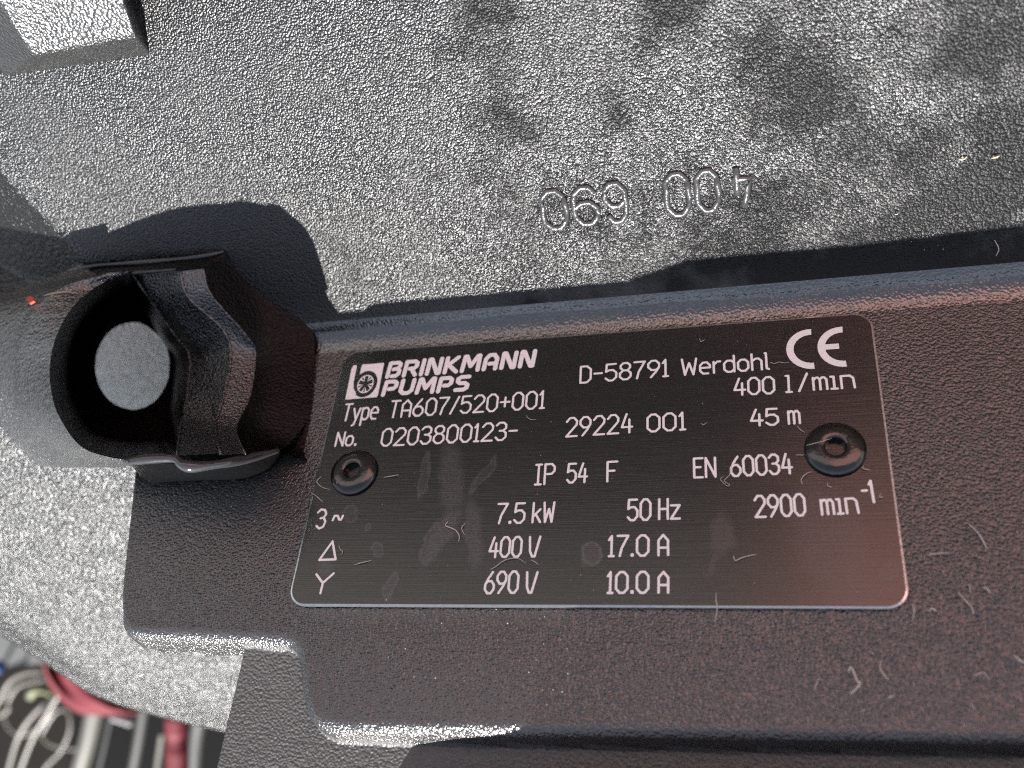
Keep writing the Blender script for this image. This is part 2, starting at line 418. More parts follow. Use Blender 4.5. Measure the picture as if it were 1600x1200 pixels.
# glossy lips left by the mould along the rim
def lip(pts, r, name='rim_lip', mt=None):
    P = cr(P3(pts), 8); k = len(P); rr = r * (.55 + .45 * np.sin(np.linspace(0.25, math.pi - .25, k))) * (1 + .18 * np.sin(np.linspace(0, 17, k)))
    V, F = tube(P, rr, 8); return link_mesh(name, V, F, mt or M_LIP, cover)
lip([(196, 722, 20.8), (235, 717, 20.8), (272, 717, 20), (284, 725, 19.5), (300, 729, 19), (330, 727, 17.3), (362, 722, 15), (400, 713, 10.3), (434, 704, 5.6)], .95)
lip([(118, 421, 18.5), (150, 415, 19), (205, 411, 19.2), (265, 406, 18.9), (318, 400, 18.4), (350, 393, 17.8)], .5)
lip([(206, 427, 18.9), (240, 424, 19), (275, 421, 19)], .35)
# deeper casing wall seen through the screw hole, its pale grey standing in for sunlight
cc = at(207, 560, -44); nn = np.array([-.12, -.80, .58]); nn /= np.linalg.norm(nn)
ux = np.array([1, 0, 0.]); ux -= nn * (ux @ nn); ux /= np.linalg.norm(ux); uy = np.cross(nn, ux)
V = []; F = []
for i in range(13):
    for j in range(13):
        a, b = (i - 6) * 3.2, (j - 6) * 3.2
        V.append(cc + ux * a + uy * b + nn * (-.012 * b * b))
for i in range(12):
    for j in range(12):
        q = i * 13 + j; F.append((q, q + 13, q + 14, q + 1))
link_mesh('inner_casing', V, F, grain_plastic('casing_sun_tint', col=(.30, .30, .295), rough=.3, bump=1.0, size=1.1, spec=1.5), cover)
# rib at the top left corner, standing on the upper panel
tp = [up_at(52, 87, 5.5), up_at(212, 56, 4.0), up_at(150, -120, 9.0), up_at(-80, -120, 15)]
bt = [up_at(8, 120, -.2), up_at(236, 86, -.2), up_at(172, -120, -.2), up_at(-140, -90, -.2)]
bm = bmesh.new()
vt = [bm.verts.new(v) for v in tp]; vb = [bm.verts.new(v) for v in bt]
bm.faces.new(vt)
for i in range(4): bm.faces.new((vt[i - 1], vb[i - 1], vb[i], vt[i]))
bmesh.ops.recalc_face_normals(bm, faces=bm.faces)
bmesh.ops.bevel(bm, geom=[e for e in bm.edges if any(v in vt for v in e.verts)], offset=.5, segments=3, affect='EDGES', profile=.6)
bm.verts.index_update()
rv = [tuple(v.co) for v in bm.verts]; rf = [tuple(v.index for v in f.verts) for f in bm.faces]; bm.free()
link_mesh('panel_rib', rv, rf, M_RIB, cover, smooth=False)
# unseen bar added along the lower right to shade ledge, bevel and panel
LT = [(6, -31, -16), (30, -31, -6.5), (60, -31, -.3), (90, -31, -.4), (145, -31, .9)]
rows = [[(x, -28.5, -22) for x, y, z in LT], [(x, -29, z - .8) for x, y, z in LT], [(x, -31, z) for x, y, z in LT], [(x, -36, z - .5) for x, y, z in LT], [(x, -38, -24) for x, y, z in LT]]
link_mesh('shade_bar', *loft(rows, 6, 4, smooth_u=False, smooth_v=False), M_LEDGE, cover)

# ------------------------------------------------------------------ stroke lettering (cap height 6, x height 4.2)
G = {
 '0': (3.4, [[(0, 1.2), (0, 4.8), (1.1, 6), (2.3, 6), (3.4, 4.8), (3.4, 1.2), (2.3, 0), (1.1, 0), (0, 1.2)]]),
 '1': (1.4, [[(0, 4.8), (.8, 6), (.8, 0)], [(.1, 0), (1.5, 0)]]),
 '2': (3.4, [[(0, 4.8), (1, 6), (2.4, 6), (3.4, 4.9), (3.3, 3.7), (0, 0), (3.4, 0)]]),
 '3': (3.2, [[(0, 5.1), (.9, 6), (2.2, 6), (3.1, 5.2), (3.1, 4), (2.2, 3.2), (1.1, 3.2)], [(2.2, 3.2), (3.2, 2.4), (3.2, 1), (2.2, 0), (.9, 0), (0, 1)]]),
 '4': (3.2, [[(2.4, 0), (2.4, 4.2)], [(3.3, 1.8), (0, 1.8), (1.5, 6)]]),
 '5': (3.3, [[(3.1, 6), (.3, 6), (.1, 3.3), (1, 3.8), (2.3, 3.8), (3.3, 2.8), (3.3, 1.1), (2.2, 0), (1, 0), (0, .9)]]),
 '6': (3.3, [[(2.5, 6), (.9, 4), (0, 2.4), (0, 1.1), (1, 0), (2.3, 0), (3.3, 1.1), (3.3, 2.3), (2.3, 3.4), (1, 3.4), (.2, 2.8)]]),
 '7': (3.1, [[(0, 6), (3.2, 6), (1.3, 2.3), (.8, 0)]]),
 '8': (3.3, [[(1, 3.3), (.2, 4.2), (.2, 5.2), (1, 6), (2.3, 6), (3.1, 5.2), (3.1, 4.2), (2.3, 3.3), (1, 3.3), (0, 2.3), (0, 1), (1, 0), (2.3, 0), (3.3, 1), (3.3, 2.3), (2.3, 3.3)]]),
 '9': (3.3, [[(.8, 0), (2.4, 2), (3.3, 3.6), (3.3, 4.9), (2.3, 6), (1, 6), (0, 4.9), (0, 3.7), (1, 2.6), (2.3, 2.6), (3.1, 3.2)]]),
 'D': (3.2, [[(0, 0), (0, 6), (2, 6), (3.2, 4.8), (3.2, 1.2), (2, 0), (0, 0)]]),
 'W': (4.4, [[(0, 6), (.9, 0), (2.2, 4.4), (3.5, 0), (4.4, 6)]]),
 'w': (3.6, [[(0, 6), (.6, 0), (1.8, 4), (3.0, 0), (3.6, 6)]]),
 'T': (3.0, [[(0, 6), (3.0, 6)], [(1.5, 6), (1.2, 0)]]),
 'A': (3.0, [[(0, 0), (0, 4.4), (1.5, 6), (3, 4.4), (3, 0)], [(0, 2.2), (3, 2.2)]]),
 'N': (3.2, [[(0, 0), (0, 6), (3.2, 0), (3.2, 6)]]),
 'I': (1.8, [[(.9, 0), (.9, 6)], [(0, 0), (1.8, 0)], [(0, 6), (1.8, 6)]]),
 'P': (3.0, [[(0, 0), (0, 6), (2.1, 6), (3, 5.1), (3, 3.9), (2.1, 3), (0, 3)]]),
 'F': (2.8, [[(0, 0), (0, 6), (2.8, 6)], [(0, 3.2), (2, 3.2)]]),
 'E': (2.9, [[(2.9, 0), (0, 0), (0, 6), (2.9, 6)], [(0, 3.2), (2.2, 3.2)]]),
 'H': (3.0, [[(0, 0), (0, 6)], [(3, 0), (3, 6)], [(0, 3), (3, 3)]]),
 'V': (3.0, [[(0, 6), (.3, 1.6), (1.0, 0), (1.7, 0), (3, 6)]]),
 'e': (3.0, [[(0, 2.2), (3, 2.2), (3, 3.1), (2.1, 4.2), (.9, 4.2), (0, 3.1), (0, 1.1), (.9, 0), (2.4, 0)]]),
 'r': (2.0, [[(0, 0), (0, 4.2)], [(0, 3), (1.1, 4.2), (2.0, 4.2)]]),
 'd': (3.0, [[(3, 0), (3, 6)], [(3, 3.3), (2.1, 4.2), (.9, 4.2), (0, 3.2), (0, 1), (.9, 0), (2.1, 0), (3, .9)]]),
 'o': (3.0, [[(.9, 0), (0, 1), (0, 3.2), (.9, 4.2), (2.1, 4.2), (3, 3.2), (3, 1), (2.1, 0), (.9, 0)]]),
 'h': (2.8, [[(0, 0), (0, 6)], [(0, 3.2), (1, 4.2), (2, 4.2), (2.8, 3.3), (2.8, 0)]]),
 'l': (1.0, [[(0, 6), (.3, 6), (.3, .3), (.9, 0)]]),
 'L': (1.6, [[(0, 6), (.8, 6), (.8, 0)], [(0, 0), (1.6, 0)]]),
 'm': (3.6, [[(0, 0), (0, 4.2)], [(0, 3.4), (.8, 4.2), (1.3, 4.2), (1.8, 3.5), (1.8, 0)], [(1.8, 3.5), (2.5, 4.2), (3.0, 4.2), (3.6, 3.4), (3.6, 0)]]),
 'i': (1.6, [[(0, 4.2), (.8, 4.2), (.8, 0)], [(0, 0), (1.6, 0)]]),
 'n': (3.4, [[(0, 0), (0, 4.2), (2.4, 4.2), (3.2, 3.4), (3.4, 0)]]),
 'k': (2.8, [[(0, 0), (0, 6)], [(2.6, 4), (0, 1.7)], [(.9, 2.6), (2.8, 0)]]),
 'z': (3.0, [[(0, 4.0), (3, 4.0), (0, 0), (3, 0)]]),
 'y': (2.8, [[(0, 4.2), (1.4, .4)], [(2.8, 4.2), (1.0, -1.6), (.2, -2)]]),
 'p': (2.8, [[(0, -2), (0, 4.2)], [(0, 3.4), (.9, 4.2), (2, 4.2), (2.8, 3.3), (2.8, .9), (2, 0), (.9, 0), (0, .8)]]),
 '.': (.5, [[(.1, .05), (.4, .05), (.4, .4), (.1, .4), (.1, .05)]]),
 '-': (2.4, [[(0, 3), (2.4, 3)]]),
 '+': (3.0, [[(0, 3), (3, 3)], [(1.5, 1.4), (1.5, 4.6)]]),
 '/': (2.4, [[(0, 0), (2.4, 6)]]),
 ' ': (2.0, []),
}
def ribbon(mb, pts, w, frame, h=0.0, closed_h=0.0):
    """flat stroke of width w along 2-D pts, round joints; frame maps (x,y,h) to 3-D"""
    for a, b in zip(pts[:-1], pts[1:]):
        a = np.array(a, float); b = np.array(b, float); dd = b - a; L_ = np.linalg.norm(dd)
        if L_ < 1e-9: continue
        nrm = np.array([-dd[1], dd[0]]) / L_ * w / 2
        th = math.atan2(nrm[1], nrm[0]); ring = []
        for j in range(6): ring.append(a + w / 2 * np.array([math.cos(th + math.pi * j / 5), math.sin(th + math.pi * j / 5)]))
        for j in range(6): ring.append(b + w / 2 * np.array([math.cos(th + math.pi + math.pi * j / 5), math.sin(th + math.pi + math.pi * j / 5)]))
        mb.add([frame(p[0], p[1], h) for p in ring], [tuple(range(12))])
def text_strokes(s, gap=1.15):
    x = 0; out = []
    for ch in s:
        wd, st = G[ch]
        for p in st: out.append([(x + a, b) for a, b in p])
        x += wd + (gap if ch != ' ' else .6)
    return out, x - gap

# ------------------------------------------------------------------ nameplate
def plate_material():
    mt, N, L, P = new_mat('anodised_black')
    tc = N.new('ShaderNodeTexCoord'); src = tc.outputs['Object']
    mp = N.new('ShaderNodeMapping'); mp.inputs['Scale'].default_value = (25, 5200, 100); L.new(src, mp.inputs['Vector'])
    n = N.new('ShaderNodeTexNoise'); n.inputs['Scale'].default_value = 1; n.inputs['Detail'].default_value = 4; n.inputs['Roughness'].default_value = .7
    L.new(mp.outputs[0], n.inputs['Vector'])
    bp = N.new('ShaderNodeBump'); bp.inputs['Strength'].default_value = .6; bp.inputs['Distance'].default_value = .00003
    L.new(n.outputs['Fac'], bp.inputs['Height']); L.new(bp.outputs[0], P.inputs['Normal'])
    # dried residue: capsules with noisy edges in plate coordinates
    wn_ = N.new('ShaderNodeTexNoise'); wn_.inputs['Scale'].default_value = 260; wn_.inputs['Detail'].default_value = 4; L.new(src, wn_.inputs['Vector'])
    wv = N.new('ShaderNodeVectorMath'); wv.operation = 'MULTIPLY_ADD'; wv.inputs[1].default_value = (.0035, .0035, 0); L.new(wn_.outputs['Color'], wv.inputs[0]); L.new(src, wv.inputs[2])
    total = None
    def stain(px, py, rx, ry, rot, amt, ring=False):
        nonlocal total
        c = at(px, py)
        m2 = N.new('ShaderNodeMapping'); m2.vector_type = 'TEXTURE'
        m2.inputs['Location'].default_value = (c[0] * MM + .00175, c[1] * MM + .00175, 0)
        m2.inputs['Rotation'].default_value = (0, 0, math.radians(rot)); m2.inputs['Scale'].default_value = (rx * MM, ry * MM, 1)
        L.new(wv.outputs[0], m2.inputs['Vector'])
        sx = N.new('ShaderNodeVectorMath'); sx.operation = 'MULTIPLY'; sx.inputs[1].default_value = (1, 1, 0); L.new(m2.outputs[0], sx.inputs[0])
        ln = N.new('ShaderNodeVectorMath'); ln.operation = 'LENGTH'; L.new(sx.outputs[0], ln.inputs[0])
        r = N.new('ShaderNodeValToRGB'); e = r.color_ramp.elements
        e[0].position = .0; e[1].position = 1.0
        if ring: e[0].color = (.35, .35, .35, 1); q = e.new(.55); q.color = (.4, .4, .4, 1); q = e.new(.8); q.color = (1, 1, 1, 1)
        else: e[0].color = (.6, .6, .6, 1); q = e.new(.55); q.color = (.75, .75, .75, 1)
        e[-1].color = (0, 0, 0, 1)
        L.new(ln.outputs['Value'], r.inputs['Fac'])
        k = N.new('ShaderNodeMath'); k.operation = 'MULTIPLY'; k.inputs[1].default_value = amt; L.new(r.outputs['Color'], k.inputs[0])
        if total is None: total = k.outputs[0]
        else:
            a = N.new('ShaderNodeMath'); a.operation = 'MAXIMUM'; L.new(total, a.inputs[0]); L.new(k.outputs[0], a.inputs[1]); total = a.outputs[0]
    stain(705, 745, 3.0, 9, 10, .5); stain(690, 835, 2.3, 7, -25, .7); stain(740, 830, 2.0, 8, 12, .6); stain(672, 850, 1.6, 4, -10, .6, True)
    stain(925, 868, 2.2, 2.2, 0, .8, True); stain(507, 888, 2.2, 2.2, 0, .6); stain(587, 858, 1.3, 1.6, 0, .6, True); stain(610, 915, 1.4, 3.2, -10, .7, True)
    stain(575, 825, .9, 1.0, 0, .6, True); stain(1130, 835, 2.2, 4.2, 0, .45); stain(1112, 880, 1.0, 3.4, -20, .35); stain(755, 740, 1.2, 4.5, -30, .45, True)
    stain(1300, 850, 6, 13, 12, .35); stain(1390, 890, 1.6, 1.6, 0, .5, True); stain(548, 800, 1.8, 1.8, 0, .4, True); stain(665, 740, 1.0, 5, 0, .5, True)
    fine = N.new('ShaderNodeTexNoise'); fine.inputs['Scale'].default_value = 2600; fine.inputs['Detail'].default_value = 3; L.new(src, fine.inputs['Vector'])
    fr = N.new('ShaderNodeMapRange'); fr.inputs['From Min'].default_value = .35; fr.inputs['From Max'].default_value = .75; fr.inputs['To Min'].default_value = .3; L.new(fine.outputs['Fac'], fr.inputs['Value'])
    mu = N.new('ShaderNodeMath'); mu.operation = 'MULTIPLY'; L.new(total, mu.inputs[0]); L.new(fr.outputs[0], mu.inputs[1])
    mx = N.new('ShaderNodeMix'); mx.data_type = 'RGBA'; mx.inputs['A'].default_value = (.005, .0045, .0047, 1); mx.inputs['B'].default_value = (.15, .142, .142, 1)
    L.new(mu.outputs[0], mx.inputs['Factor']); L.new(mx.outputs['Result'], P.inputs['Base Color'])
    mr = N.new('ShaderNodeMapRange'); mr.inputs['To Min'].default_value = .15; mr.inputs['To Max'].default_value = .24; L.new(n.outputs['Fac'], mr.inputs['Value'])
    ad = N.new('ShaderNodeMath'); ad.operation = 'MULTIPLY_ADD'; ad.inputs[1].default_value = .25; L.new(mu.outputs[0], ad.inputs[0]); L.new(mr.outputs[0], ad.inputs[2])
    L.new(ad.outputs[0], P.inputs['Roughness']); P.inputs['Specular IOR Level'].default_value = .5; P.inputs['IOR'].default_value = 1.74
    return mt
M_PLATE = plate_material()
M_ALU = simple('bare_aluminium', (.72, .72, .72), rough=.3, metal=1.0, nscale=900, nbump=.2)
M_INK = simple('pale_lettering', (.95, .94, .93), rough=.42, nscale=1500, nbump=.1, var=.08)

def corners(r, off):
    return None
outl = []
for (x, y), a0 in (((100, 0), -90), ((100, 52.75), 0), ((0, 52.75), 90), ((0, 0), 180)):
    r = 3.2; ccx = x - math.copysign(r, x - 50); ccy = y - math.copysign(r, y - 26)
    for j in range(9):
        a = math.radians(a0 + 90 * j / 8); outl.append((ccx + r * math.cos(a), ccy + r * math.sin(a)))
outl = np.array(outl); ctr = np.array([50, 26.4])
k = len(outl); ins = []
for i in range(k):
    e = outl[(i + 1) % k] - outl[i - 1]; nrm = np.array([e[1], -e[0]]); nrm /= np.linalg.norm(nrm); ins.append(outl[i] - nrm * .32)
ins = np.array(ins); mbp = MB()
V = [(x, y, -.6) for x, y in outl] + [(x, y, -.12) for x, y in outl] + [(x, y, 0) for x, y in ins]
F = [tuple(range(2 * k, 3 * k))]; mi = [0]
for i in range(k):
    j = (i + 1) % k
    F.append((i, j, k + j, k + i)); mi.append(1); F.append((k + i, k + j, 2 * k + j, 2 * k + i)); mi.append(1)
plate = link_mesh('nameplate', V, F, [M_PLATE, M_ALU], None, (0, 0, 0), smooth=False, mat_idx=mi)
tag(plate, 'black aluminium rating plate with pale lettering riveted to the black plastic cover', 'nameplate')
zl = .03
def line(s, p0, p1, ytop, wt=.40, gap=1.15, kind='lettering', z=zl):
    a, b = at(*p0), at(*p1); e = (b - a)[:2]; Ltot = np.linalg.norm(e); e /= Ltot
    nn_ = np.array([-e[1], e[0]])
    top = at(p0[0] + (p0[1] - ytop) * .02, ytop); hh = abs(np.dot((top - a)[:2], nn_)) - wt * .0
    st, wd = text_strokes(s, gap); kx = (Ltot - wt) / max(wd, .1); ky = (hh - wt) / 6.0
    mb = MB()
    base = a[:2] + nn_ * wt / 2 + e * wt / 2
    fr = lambda x, y, h: (base[0] + e[0] * x + nn_[0] * y, base[1] + e[1] * x + nn_[1] * y, h)
    for q in st: ribbon(mb, [(x * kx, y * ky) for x, y in q], wt, fr, z)
    # keep overlapping strokes of one line from sharing a plane
    V_ = mb.V; step = .0006; c = 0; out_ = []
    for f in mb.F:
        for i in f: out_.append((V_[i][0], V_[i][1], V_[i][2] + (c % 9) * step))
        c += 1
    mb.V = out_
    return mb.build(kind, M_INK, plate, smooth=False)
for args in (
    ('D-58791', (905, 600), (1045, 589), 572), ('Werdohl', (1064, 588), (1204, 578), 560.5),
    ('400', (1146, 619), (1212, 616), 590.5), ('L', (1227, 614.5), (1239, 614), 586), ('/', (1247, 613), (1265, 612), 583), ('min', (1270, 611), (1338, 607), 581),
    ('45', (1172, 667), (1218, 665), 639), ('m', (1231, 664), (1252, 663), 633),
    ('Type', (534, 659), (590, 655.5), 631), ('TA607/520+001', (607, 654), (851, 639), 626),
    ('No.', (522, 698.5), (557, 697), 675), ('0203800123-', (593, 698.5), (808, 688), 669.5),
    ('29224', (883, 684), (989, 677), 652.5), ('001', (1010, 676.5), (1072, 672.5), 647),
    ('IP', (834, 759), (867, 757.5), 725), ('54', (884, 756), (918, 755), 723.5), ('F', (947, 754), (966, 753), 720.5),
    ('EN', (1083, 748), (1120, 746.5), 715), ('60034', (1141, 746), (1240, 741), 712.5),
    ('7.5', (774, 819.5), (820, 818.5), 786), ('kw', (830, 818), (866, 817), 784.5), ('50', (979, 815), (1018, 814), 779.5), ('Hz', (1028, 813), (1064, 812), 778.5),
    ('2900', (1179, 810), (1261, 807), 773.5), ('min', (1283, 806), (1344, 803), 770),
    ('400', (762, 872.5), (815, 871.5), 838.5), ('V', (824, 871.5), (844, 871), 837.5), ('690', (755, 929), (810, 928), 892.5), ('V', (819, 928), (839, 928), 892.5),
    ('17.0', (949, 871), (1015, 870), 836), ('A', (1027, 869.5), (1046, 869), 834.5), ('10.0', (947, 928.5), (1015, 928), 892.5), ('A', (1027, 928), (1046, 928), 892)):
    line(*args)
def marks(polys, wt=.42, name='symbol'):
    mb = MB()
    for n_, P in enumerate(polys):
        q = [tuple(at(*p)[:2]) for p in P]
        ribbon(mb, q, wt, lambda x, y, h: (x, y, h), zl)
    V_ = mb.V; o_ = []
    for c, f in enumerate(mb.F):
        for i in f: o_.append((V_[i][0], V_[i][1], V_[i][2] + (c % 9) * .0006))
    mb.V = o_
    return mb.build(name, M_INK, plate, smooth=False)
marks([[(497, 801), (502, 796), (508, 797), (510, 803), (506, 809), (501, 810)], [(506, 809), (508.5, 815), (505, 823), (499, 826), (494.5, 822)]], name='lettering')
marks([[(520, 813), (523, 806), (528, 806), (530, 812), (533, 812), (536, 806)]], name='lettering')
marks([[(519.7, 846), (499, 875), (524.5, 874), (519.7, 846)]])
marks([[(494.5, 897.5), (504.5, 911), (521.5, 896)], [(504.5, 911), (500.8, 927)]])
marks([[(1347, 767), (1354, 766.3)], [(1357.5, 757), (1360, 751.5), (1365.5, 784.5)]], name='lettering')
# CE mark: two arcs and a bar, on a real grid
ce = MB()
def arc_band(cpx, rx, ry, w, a0, a1):
    c = at(*cpx); n = 22; V_ = []
    for j in range(n + 1):
        a = math.radians(a0 + (a1 - a0) * j / n)
        V_.append((c[0] + rx * math.cos(a), c[1] + ry * math.sin(a), zl)); V_.append((c[0] + (rx - w) * math.cos(a), c[1] + (ry - w) * math.sin(a), zl))
    ce.add(V_, [(2 * j, 2 * j + 2, 2 * j + 3, 2 * j + 1) for j in range(n)])
hC = (at(1266, 514) - at(1270, 576))[1]
arc_band((1267.5, 545), hC / 2, hC / 2, 1.22, 86, 274)
arc_band((1317.0, 541.5), hC / 2, hC / 2, 1.22, 86, 274)
a = at(1288, 546.6); b = at(1310.5, 536.8)
ce.add([(a[0], a[1], zl + .004), (b[0], a[1], zl + .004), (b[0], b[1], zl + .004), (a[0], b[1], zl + .004)], [(0, 1, 2, 3)])
ce.build('ce_mark', M_INK, plate, smooth=False)

# maker's logo: square emblem with a b and a star, and two rows of heavy slanted capitals
lo = MB()
A0 = at(539.5, 624.5)[:2]; A1 = at(590, 620.5)[:2]; A2 = at(550.5, 571)[:2]; A3 = at(600.5, 567)[:2]
def em(u, v, h=zl):
    p = A0 * (1 - u) * (1 - v) + A1 * u * (1 - v) + A2 * (1 - u) * v + A3 * u * v
    return (p[0], p[1], h)
lo.add([em(*p) for p in ((0, 0), (.30, 0), (.30, .17), (.19, .30), (.155, .5), (.155, .95), (.13, 1.0), (.04, 1.0), (0, .9))], [tuple(range(9))])
def ring_pts(r, a0, a1, n, cu=.54, cv=.41): return [(cu + r * .94 * math.cos(math.radians(a0 + (a1 - a0) * j / n)), cv + r * math.sin(math.radians(a0 + (a1 - a0) * j / n))) for j in range(n + 1)]
# field of the square outside the round of the b
arcp = ring_pts(.385, 130, -128, 28)
field_out = []
edge_pts = [(.30, 1.0), (1, 1), (1, 0), (.30, 0)]
arc = arcp
V_ = []; n = len(arc)
def outer(p):
    dx, dy = p[0] - .54, p[1] - .41
    ks = []
    if dx > 1e-6: ks.append((1 - .54) / dx)
    if dx < -1e-6: ks.append((.30 - .54) / dx)
    if dy > 1e-6: ks.append((1 - .41) / dy)
    if dy < -1e-6: ks.append((0 - .41) / dy)
    kx_ = min(q for q in ks if q > 0); return (.54 + dx * kx_, .41 + dy * kx_)
angs = np.unique(np.concatenate([np.linspace(-128, 130, 40), [math.degrees(math.atan2(.59, .46)), math.degrees(math.atan2(-.41, .46)), math.degrees(math.atan2(.59, -.24)), math.degrees(math.atan2(-.41, -.24))]]))
for aa in angs:
    p = (.54 + .385 * .94 * math.cos(math.radians(aa)), .41 + .385 * math.sin(math.radians(aa)))
    V_.append(em(*p)); V_.append(em(*outer(p)))
lo.add(V_, [(2 * j, 2 * j + 1, 2 * j + 3, 2 * j + 2) for j in range(len(angs) - 1)])
# impeller: pale disc ring with five-armed dark star left open
for s5 in range(5):
    a0 = 90 + 36 + 72 * s5
    for da0, da1, r0, r1 in ((-25, 25, .215, .265), ):
        P_ = ring_pts(r1, a0 - 36, a0 + 36, 8); q_ = ring_pts(.235, a0 - 36, a0 + 36, 8)
        lo.add([em(*p) for p in P_ + q_[::-1]], [(j, j + 1, 16 - j, 17 - j) for j in range(8)])
    P_ = ring_pts(.235, a0 - 21, a0 + 21, 6); tip = (.54 + .075 * .94 * math.cos(math.radians(a0)), .41 + .075 * math.sin(math.radians(a0)))
    mid_ = ring_pts(.15, a0 - 6, a0 + 6, 1)
    lo.add([em(*p, zl + .002) for p in [P_[0]] + P_[1:3] + [mid_[0], tip]], [tuple(range(5))])
    lo.add([em(*p, zl + .002) for p in P_[4:] + [tip, mid_[1]]], [tuple(range(5))])
lo.build('emblem', M_INK, plate, smooth=False)
LG = {
 'B': (3.0, [[(0, 0), (0, 5.8), (2.3, 5.8), (2.9, 5.1), (2.9, 4.1), (2.3, 3.3), (1.3, 3.1)], [(2.3, 3.3), (3.0, 2.4), (3.0, 1), (2.3, .2), (1.2, .2)]]),
 'R': (3.1, [[(0, 0), (0, 5.8), (2.3, 5.8), (3, 5.0), (3, 3.6), (2.3, 2.8), (1.2, 2.8)], [(1.7, 2.8), (3.1, 0)]]),
 'I': (.0, [[(0, 0), (0, 6)]]),
 'N': (3.2, [[(0, 0), (0, 6), (.5, 6), (2.7, 0), (3.2, 0), (3.2, 6)]]),
 'K': (3.0, [[(0, 0), (0, 6)], [(2.9, 6), (.6, 3.1), (3.1, 0)]]),
 'M': (4.2, [[(0, 0), (.15, 6), (.6, 6), (2.1, 1.8), (3.6, 6), (4.05, 6), (4.2, 0)]]),
 'A': (3.0, [[(0, 0), (0, 4.2), (.9, 5.8), (2.1, 5.8), (3, 4.2), (3, 0)], [(1.2, 2.2), (3, 2.2)]]),
 'P': (3.0, [[(0, 0), (0, 5.8), (2.3, 5.8), (3, 5.0), (3, 3.4), (2.3, 2.5), (1.2, 2.5)]]),
 'U': (3.1, [[(0, 6), (0, 1.4), (.9, .2), (2.2, .2), (3.1, 1.4), (3.1, 6)]]),
 'S': (2.9, [[(2.9, 5.8), (.8, 5.8), (.1, 5.1), (.1, 3.9), (.8, 3.1), (2.1, 3.1), (2.9, 2.3), (2.9, .9), (2.1, .2), (0, .2)]]),
}
def heavy(s, p0, p1, ytop, wt, slant=.24, gap=1.65):
    a, b = at(*p0), at(*p1); e = (b - a)[:2]; Lt = np.linalg.norm(e); e /= Lt; nn_ = np.array([-e[1], e[0]])
    hh = abs(np.dot((at(p0[0], ytop) - a)[:2], nn_)); x = 0; st = []
    for ch in s:
        wd, q = LG[ch]
        for p in q: st.append([(x + u, v) for u, v in p])
        x += wd + gap
    x -= gap; kx = (Lt - wt - slant * hh * .9) / x; ky = (hh - wt) / 6
    base = a[:2] + e * wt / 2 + nn_ * wt / 2; mb = MB()
    for q in st: ribbon(mb, [(u * kx + v * ky * slant, v * ky) for u, v in q], wt, lambda u, v, h_: (base[0] + e[0] * u + nn_[0] * v, base[1] + e[1] * u + nn_[1] * v, h_), zl)
    V_ = mb.V; o_ = []
    for c, f in enumerate(mb.F):
        for i in f: o_.append((V_[i][0], V_[i][1], V_[i][2] + (c % 9) * .0006))
    mb.V = o_
    return mb.build('lettering', M_INK, plate, smooth=False)
heavy('BRINKMANN', (601, 592.5), (838, 574), 565, .88, .10)
heavy('PUMPS', (594.5, 620.5), (734, 612), 594, .88, .10)

# rivets with open centres
M_RIVET = simple('black_lacquered_rivet', (.008, .007, .007), rough=.17, spec=.9, nscale=1400, nbump=.3, ndist=.00012)
for (px, py, r) in ((551, 736, 4.55), (1305, 699, 4.75)):
    c = at(px, py, .9); c[2] = 0.0
    prof = [(r * .96, .0), (r, .25), (r * .99, .6), (r * .91, 1.05), (r * .77, 1.4), (r * .6, 1.55), (r * .45, 1.56), (r * .365, 1.44), (r * .33, 1.1), (r * .315, .3), (r * .29, -1.4), (.01, -1.5)]
    prof = [tuple(q) for q in cr(prof, 4)]
    V, F = lathe(prof, c, 56)
    rv_ = link_mesh('rivet', V, F, M_RIVET, plate)

# ------------------------------------------------------------------ raised casting digits on the upper panel, upside down
G['6'] = (3.3, [[(3.1, 4.8), (2.4, 5.9), (1.2, 6), (.2, 5), (0, 3.8), (0, 1.3), (1, 0), (2.3, 0), (3.3, 1.1), (3.3, 2.4), (2.3, 3.5), (1, 3.5), (0, 2.6)]])
G['9'] = (3.3, [[(3.3 - a_, 6 - b_) for a_, b_ in G['6'][1][0]]])
D_ = [('0', 845, 887, 300, 356), ('9', 894, 936, 294, 349), ('6', 943, 981, 288, 346), ('0', 1038, 1079, 273, 335), ('0', 1086, 1125, 268, 328), ('4', 1141, 1178, 262, 322)]
for ch, x0, x1, y0, y1 in D_:
    wd, st = G[ch]
    c = up_at((x0 + x1) / 2, (y0 + y1) / 2); a = up_at(x0, (y0 + y1) / 2); b = up_at(x1, (y0 + y1) / 2)
    tpp = up_at((x0 + x1) / 2, y0); bt_ = up_at((x0 + x1) / 2, y1)
    wmm = np.linalg.norm(b - a) - .7; hmm = np.linalg.norm(tpp - bt_) + .2
    exu = np.array([1., 0, 0]); eyu = np.cross(UN, exu)
    mb = MB()
    for q in st:
        pts = []
        for u, v in q:
            uu = -(u / wd - .5) * wmm; vv = -(v / 6 - .5) * hmm
            pts.append(c + exu * uu + eyu * vv)
        P = lin(pts, 3)
        V, F = tube(P, .58, 10); V = [np.array(v) - UN * (.0 + .1 * float((np.array(v) - c) @ UN)) for v in V]
        mb.add(V, F)
    mb.build('embossed_digit', M_DIGIT, cover)

